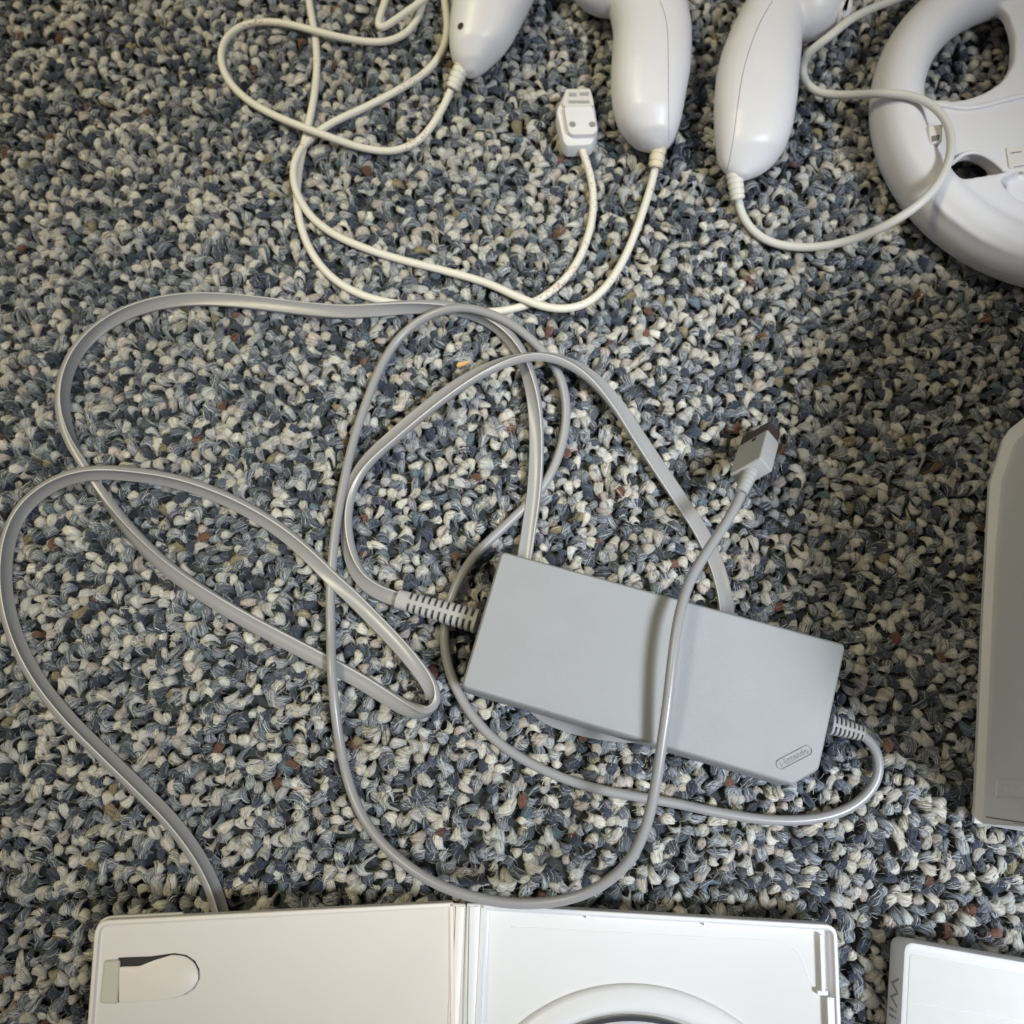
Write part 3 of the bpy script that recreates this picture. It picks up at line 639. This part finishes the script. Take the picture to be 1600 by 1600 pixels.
# ------------------------------------------------------------------ grey console slab at the side
SIL = [(1600, 653), (1577, 671), (1567, 687), (1546, 756), (1541, 850), (1535, 960), (1530, 1080), (1525, 1200), (1521.5, 1286), (1600, 1299), (1900, 1349), (1900, 600), (1700, 610)]
so = [P(x, y, .003) for x, y in SIL]
cs = thing('console', 'grey upright console on a flanged base with an engraved capsule badge', 'game console', (so[5].x+.05, so[5].y, 0))
pr = round_poly(so, .0012, 3)
INN = [(1607, 672), (1592, 684), (1584, 696), (1566, 752), (1557.5, 850), (1552, 960), (1547, 1080), (1542, 1200), (1538, 1287.5), (1604, 1298), (1895, 1346), (1895, 605), (1702, 616)]
rb = [P(x, y, .0062) for x, y in INN]; sh = Vector((.0072, 0, 0))
rings = [[Vector((p.x+.0012, p.y, .0002)) for p in so], [Vector((p.x, p.y, .0014)) for p in so], [Vector((p.x, p.y, .0036)) for p in so], [Vector((p.x, p.y, .0050)) for p in rb], [p+Vector((.0003, 0, .0006)) for p in rb],
         [Vector((p.x+.0090, p.y+(.004 if p.y < 0 else -.004), .190)) for p in rb], [Vector((p.x+.011, p.y+(.006 if p.y < 0 else -.006), .192)) for p in rb]]
k = len(so); v = [p for r_ in rings for p in r_]; f = []
for i in range(len(rings)-1):
    for j in range(k): f.append((i*k+j, i*k+(j+1) % k, (i+1)*k+(j+1) % k, (i+1)*k+j))
f.append(tuple(range(k))[::-1]); f.append(tuple((len(rings)-1)*k+j for j in range(k)))
cb = mk('body', v, f, M['console'], cs, smooth='auto'); bcs = bvh_of(cb)
def strip_on(name, pts, wpx, b, mat, parent, lift=.00015):
    v = []; f = []
    for k, (x, y) in enumerate(pts):
        for sg in (-1, 1):
            p, n = hit(x, y+sg*wpx/2, b)
            v.append(p+n*lift); v.append(p-n*.0004)
    for k in range(len(pts)-1):
        a_ = k*4; c_ = a_+4
        f += [(a_, a_+2, c_+2, c_), (a_+1, c_+1, c_+3, a_+3), (a_, c_, c_+1, a_+1), (a_+2, a_+3, c_+3, c_+2)]
    f += [(0, 1, 3, 2), (len(v)-4, len(v)-2, len(v)-1, len(v)-3)]
    return mk(name, v, f, mat, parent, smooth=False)
strip_on('front_gap', [(1541, 1276.5), (1560, 1279.5), (1580, 1282.5), (1604, 1286)], 2.0, bcs, M['seam'], cb)
strip_on('front_gap', [(1583, 1286), (1604, 1289.5)], 2.5, bcs, M['clip'], cb)
p0_, n0_ = hit(1560, 1231, bcs); p1_, _ = hit(1598, 1234, bcs)
bz2 = n0_.normalized(); bx = (p1_-p0_); bx = (bx-bz2*bx.dot(bz2)).normalized(); by = bz2.cross(bx)
hh_ = .0038; hl = .0085; bc = p0_+bx*(hl+hh_-.0018)
cap = round_poly([(-hl-hh_, -hh_), (hl+hh_, -hh_), (hl+hh_, hh_), (-hl-hh_, hh_)], .0022, 5)
v, f = prism(cap, [(0, -.0004), (0, .00030), (-.00012, .00050), (-.0005, .00050), (-.0007, .00004), (-.0009, .00003)], (bc, bx, by, bz2))
bd = mk('badge', v, f, M['console'], cb, smooth='auto')
v, f = text_vf('Nintendo', .0046, .00012, (bc+bz2*.0001, bx, by, bz2)); mk('badge_lettering', v, f, M['console'], bd, smooth=False)

# ------------------------------------------------------------------ open disc case
oc = thing('open_disc_case', 'white disc case lying open with the output cord over its hinge', 'disc case', tuple(P(730, 1600, 0)))
yd = (P(714, 1600, .004)-P(727, 1412, .004)); yd.z = 0; yd.normalize()
def panel_frame(px0, z0, px1, z1):
    o = P(*px0, z0); x = (P(*px1, z1)-o); Lx = x.length; x.normalize()
    y = (yd-x*yd.dot(x)).normalized()
    print('panel width', Lx, 'skew deg', math.degrees(math.asin(yd.dot(x))))
    n = x.cross(y); n = n if n.z > 0 else -n
    return (o, x, y, n), Lx
# left leaf (lifted)
fL, LL = panel_frame((709, 1410), .0095, (149, 1438.5), .030)
lf = round_poly([(0, 0), (LL, 0), (LL, .19), (0, .19)], [.0004, .0052, .0052, .0004], 6)
v, f = prism(lf, [(-.0012, -.0068), (0, -.0060), (0, -.0004), (-.0003, 0), (-.0014, 0), (-.0020, -.0008), (-.0024, -.0010)], fL)
leafL = mk('lid_leaf', v, f, M['case_warm'], oc, smooth='auto')
v, f = prism(round_poly([(LL-.03, -.0006), (LL+.0009, -.0006), (LL+.0009, .1906), (LL-.03, .1906)], [.0004, .0060, .0060, .0004], 6), [(0, -.0074), (0, -.0056), (-.0003, -.0053)], fL)
mk('cover_film', v, f, M['film'], leafL, smooth='auto')
def onL(px, py):      # pixel -> leaf coordinates
    d = ray(px, py); o, x, y, n = fL; t = (o-CAM).dot(n)/d.dot(n); p = CAM+d*t-o; return (p.dot(x), p.dot(y))
hz0 = -.0010
sl = [onL(*p) for p in [(184, 1497), (235, 1495), (272, 1490), (291, 1493), (304, 1502), (311, 1515), (311, 1530), (303, 1545), (290, 1554), (270, 1560), (184, 1567)]]
v, f = prism(sl, [(0, hz0-.0004), (0, hz0+.00012)], fL); mk('clip_slot_shade', v, f, M['dark'], leafL, smooth=False)  # dark plate instead of an opening; its shade is painted as colour
tg = [onL(*p) for p in [(186, 1511), (218, 1510), (240, 1501), (270, 1492), (290, 1494.6), (302.5, 1503.7), (309, 1515.6), (310, 1531), (302, 1545), (288, 1554), (268, 1561), (186, 1568)]]
v, f = prism(round_poly(tg, .001, 2), [(0, hz0-.0002), (0, hz0+.0009), (-.0006, hz0+.0012)], fL); tong = mk('manual_clip', v, f, M['case_warm'], leafL, smooth='auto')
hg = [onL(*p) for p in [(163, 1502), (188, 1500), (184, 1568), (156, 1568)]]
v, f = prism(round_poly(hg, .001, 3), [(0, hz0-.0002), (0, hz0+.0010), (-.0005, hz0+.0014)], fL); mk('clip_hinge', v, f, M['clip'], leafL, smooth='auto')
# right leaf (disc tray)
fR, LR = panel_frame((751, 1413), .0085, (1308, 1445.5), .0165)
lf = round_poly([(0, 0), (LR, 0), (LR, .19), (0, .19)], [.0004, .0046, .0046, .0004], 6)
v, f = prism(lf, [(-.0010, -.0085), (0, -.0078), (0, -.0004), (-.0003, 0), (-.0013, 0), (-.0017, -.0004), (-.0026, -.0038), (-.0032, -.0040)], fR)
leafR = mk('tray_leaf', v, f, M['case'], oc, smooth='auto')
def onR(px, py, dz=-.0040):
    d = ray(px, py); o, x, y, n = fR; o = o+n*dz; t = (o-CAM).dot(n)/d.dot(n); p = CAM+d*t-o; return (p.dot(x), p.dot(y))
def frR(dz): o, x, y, n = fR; return (o+n*dz, x, y, n)
# inner catch rail and tabs along the outer edge
u0 = LR-.0062
v, f = merge(box(fR[0], fR[1], fR[2], fR[3], u0, u0+.0012, .004, .024, -.0042, -.0012), box(fR[0], fR[1], fR[2], fR[3], u0+.0018, LR-.001, .0255, .060, -.0042, -.0008))
mk('catch_rail', v, f, M['case'], leafR, smooth=False)
v, f = box(fR[0], fR[1], fR[2], fR[3], u0-.0015, u0+.0022, .0235, .0250, -.0042, -.0014); mk('catch_tab', v, f, M['case'], leafR, smooth=False)
for px in (919, 1102):
    uu = onR(px, 1432)[0]; v, f = box(fR[0], fR[1], fR[2], fR[3], uu-.0009, uu+.0009, .0008, .0034, -.0042, -.0016); mk('edge_tab', v, f, M['case'], leafR, smooth=False)
# shallow outline moulded into the tray floor
ln = [onR(*p) for p in [(798, 1448), (900, 1453), (1090, 1464), (1235, 1475), (1252, 1485), (1258, 1505), (1260, 1535), (1266, 1549), (1290, 1553)]]
o_, x_, y_, n_ = fR
q = catmull([list(o_+n_*-.0040+x_*a+y_*b) for a, b in ln], .002); v, f = sweep(q, circle(.00016, 6)); mk('tray_bead', v, f, M['case'], leafR)
# disc seat
cu_, cv_ = onR(1000, 1537); cv_ += .071
def circ2(r, n=120): return [(cu_+r*math.cos(2*math.pi*i/n), cv_+r*math.sin(2*math.pi*i/n)) for i in range(n)]
prof = [(.071, -.0045), (.071, -.0036), (.0702, -.0024), (.0690, -.0018), (.0640, -.0014), (.0625, -.0016), (.0615, -.0024), (.0609, -.0040)]
v, f = prism(circ2(.071), [(r-.071, z) for r, z in prof], fR)
seat = mk('disc_seat', v, f, M['case'], leafR, smooth='auto')
prof = [(.0598, -.0036), (.0600, -.0034), (.0600, -.0026), (.0598, -.0024), (.0586, -.0024), (.0584, -.0024)]
dv, df = prism(circ2(.06), [(r-.06, z) for r, z in prof], fR)
dk = thing('game_disc', 'pale disc with a dark outer ring seated in the open case', 'disc', tuple(fR[0]+fR[1]*cu_+fR[2]*cv_+fR[3]*-.0036))
mk('disc_rim', dv, df, M['disc_edge'], dk, smooth='auto')
v, f = prism(circ2(.0583), [(0, -.0025), (0, -.00225), (-.0002, -.0022)], fR); mk('disc_face', v, f, M['disc'], dk, smooth='auto')
# hinge: two thin strips between the leaves
def strip(name, a, b, za, zb_, mat):
    A, B = P(a, 1411, za), P(b, 1411.5, zb_); x = (B-A); Lx = x.length; x.normalize(); y = (yd-x*yd.dot(x)).normalized(); n = x.cross(y); n = n if n.z > 0 else -n
    v, f = prism(round_poly([(.0002, .0003), (Lx-.0002, .0003), (Lx-.0002, .1897), (.0002, .1897)], .0006, 3), [(0, -.003), (0, -.0009), (-.0004, -.0005), (-.001, -.0004)], (A, x, y, n))
    mk(name, v, f, mat, oc, smooth='auto')
o_b = P(706, 1412, .0068); x_b = (P(754, 1413, .0068)-o_b); L_b = x_b.length; x_b.normalize(); y_b = Vector((x_b.y, -x_b.x, 0))
v, f = prism(round_poly([(-.002, .0008), (L_b+.002, .0008), (L_b+.002, .189), (-.002, .189)], .0006, 2), [(0, -.004), (0, -.0003), (-.0003, 0)], (o_b, x_b, y_b, Vector((0, 0, 1))))
mk('hinge_base', v, f, M['case'], oc, smooth='auto')
strip('hinge_strip', 708, 728.5, .0095, .0088, M['case_warm']); strip('hinge_strip', 729, 752, .0088, .0086, M['case'])

# ------------------------------------------------------------------ closed case in the corner
zc_ = .0150
tl = P(1413.5, 1470, zc_); xr_ = (P(1600, 1502.5, zc_)-tl); xr_.z = 0; xr_.normalize(); yy = Vector((xr_.y, -xr_.x, 0))
if yy.y > 0: yy = -yy
fc_ = (Vector((tl.x, tl.y, 0)), xr_, yy, Vector((0, 0, 1)))
gc = thing('closed_disc_case', 'closed white disc case with a glossy sleeve and lettered spine', 'disc case', tuple(fc_[0]+xr_*.067+yy*.095))
ol = round_poly([(0, 0), (.135, 0), (.135, .19), (0, .19)], .004, 5)
v, f = prism(ol, [(-.0012, .0004), (-.0002, .0012), (0, .0022), (0, .0136), (-.0004, .0145), (-.0014, .0150)], fc_)
gb = mk('shell', v, f, M['case'], gc, smooth='auto')
v, f = prism(round_poly([(.0022, .0045), (.1305, .0045), (.1305, .1855), (.0022, .1855)], .0008, 2), [(0, .0148), (0, .01515), (-.0003, .0153)], fc_)
slv = mk('sleeve', v, f, M['paper'], gb, smooth='auto')
v, f = box(*fc_, .004, .128, .0205, .0207, .0151, .01534); mk('sleeve_crease', v, f, M['metal'], slv, smooth=False)
# spine lettering on the left wall
v, f = text_vf('Wii', .0105, .00006, (fc_[0]+yy*.0215+Vector((0, 0, .0074))-xr_*.0001, yy, Vector((0, 0, 1)), -xr_)); mk('spine_lettering', v, f, M['print'], gb, smooth=False)

# ------------------------------------------------------------------ bit of debris on the pile
wc = [P(713, 571, .001), P(716, 566, .001), P(732, 564, .001), P(734, 567, .001), P(722, 572, .001), P(715, 574, .001)]
v, f = prism(wc, [(0, -.0002), (0, .0012), (-.0002, .0015)])
ch = mk('wood_chip', v, f, M['wood'], None, smooth=False); tag(ch, 'tiny tan wood splinter lying on the carpet inside the cord loop', 'wood chip')

# ------------------------------------------------------------------ carpet pile: the largest tufts one by one, the rest as one mass
inside = (TU > 20) & (TU < 1580) & (TV > 20) & (TV < 1580)
covered = ((TV > 1400) & (TU > 120) & (TU < 1330)) | ((TV > 1450) & (TU > 1380)) | (TU > 1515)
cand = np.where(inside & ~covered & (TV > 1180))[0]
order = cand[np.argsort(TD[cand])][:300]
buried = ((TV > 1470) & (TU > 200) & (TU < 1270)) | ((TV > 1530) & (TU > 1450)) | ((TU > 1590) & (TV > 720) & (TV < 1260)) | ((np.abs((TU-1020)*.964+(TV-1045)*.262) < 215) & (np.abs(-(TU-1020)*.262+(TV-1045)*.964) < 70))
rest = np.setdiff1d(np.arange(NT)[~buried], order)
V, F, A, B, FC = tuft_mesh(rest)
me = np_mesh('carpet_pile', V-np.array(floor_o), F, A, B, FC)
pile = bpy.data.objects.new('carpet_pile', me); C.objects.link(pile); pile.parent = mk_floor; pile['kind'] = 'stuff'
V, F, A, B, FC = tuft_mesh(order); rep = VPT; nf = FPT
for i in range(len(order)):
    o0 = np.array([TX[order[i]], TY[order[i]], 0]); s = slice(i*rep, (i+1)*rep)
    me = np_mesh('tuft', V[s]-o0, F[i*nf:(i+1)*nf]-i*rep, A[s], B[s], FC[s])
    o = bpy.data.objects.new('tuft', me); C.objects.link(o); o.parent = mk_floor; o.location = Vector(o0)-floor_o
# loose fibres standing off the yarn
nfib = 40000
ids = rng.integers(0, NT, nfib); x0 = TX[ids]+rng.normal(0, .0015, nfib); y0 = TY[ids]+rng.normal(0, .0015, nfib)
an = rng.uniform(0, 2*np.pi, nfib); ln_ = rng.uniform(.0018, .0045, nfib); cv = rng.normal(0, 1.1, nfib); z0 = rng.uniform(-.0020, -.0002, nfib)
K = 4; V = np.zeros((nfib, K, 2, 3)); 
cx, cy, aa = x0.copy(), y0.copy(), an.copy()
for k in range(K):
    zz = z0+.0007*np.sin(np.pi*k/(K-1)); wv = .000045*(1.2-.8*k/(K-1))
    for s, sg in enumerate((-1, 1)):
        V[:, k, s, 0] = cx-np.sin(aa)*wv*sg; V[:, k, s, 1] = cy+np.cos(aa)*wv*sg; V[:, k, s, 2] = zz
    cx += np.cos(aa)*ln_/(K-1); cy += np.sin(aa)*ln_/(K-1); aa = aa+cv/(K-1)
b = np.arange(nfib)[:, None]*(K*2); i = np.arange(K-1)[None]*2
F = np.stack([b+i, b+i+1, b+i+3, b+i+2], -1).reshape(-1, 4); V = V.reshape(-1, 3)
cc = np.array([(.60, .57, .50), (.45, .46, .47), (.30, .32, .36), (.07, .08, .11)])[rng.choice(4, nfib, p=[.25, .3, .25, .2])]; cc = np.repeat(cc, K*2, 0)
me = np_mesh('loose_fibres', V-np.array(floor_o), F, cc, cc, V*0)
fo = bpy.data.objects.new('loose_fibres', me); C.objects.link(fo); fo.parent = mk_floor; fo['kind'] = 'stuff'
print('tufts', NT)
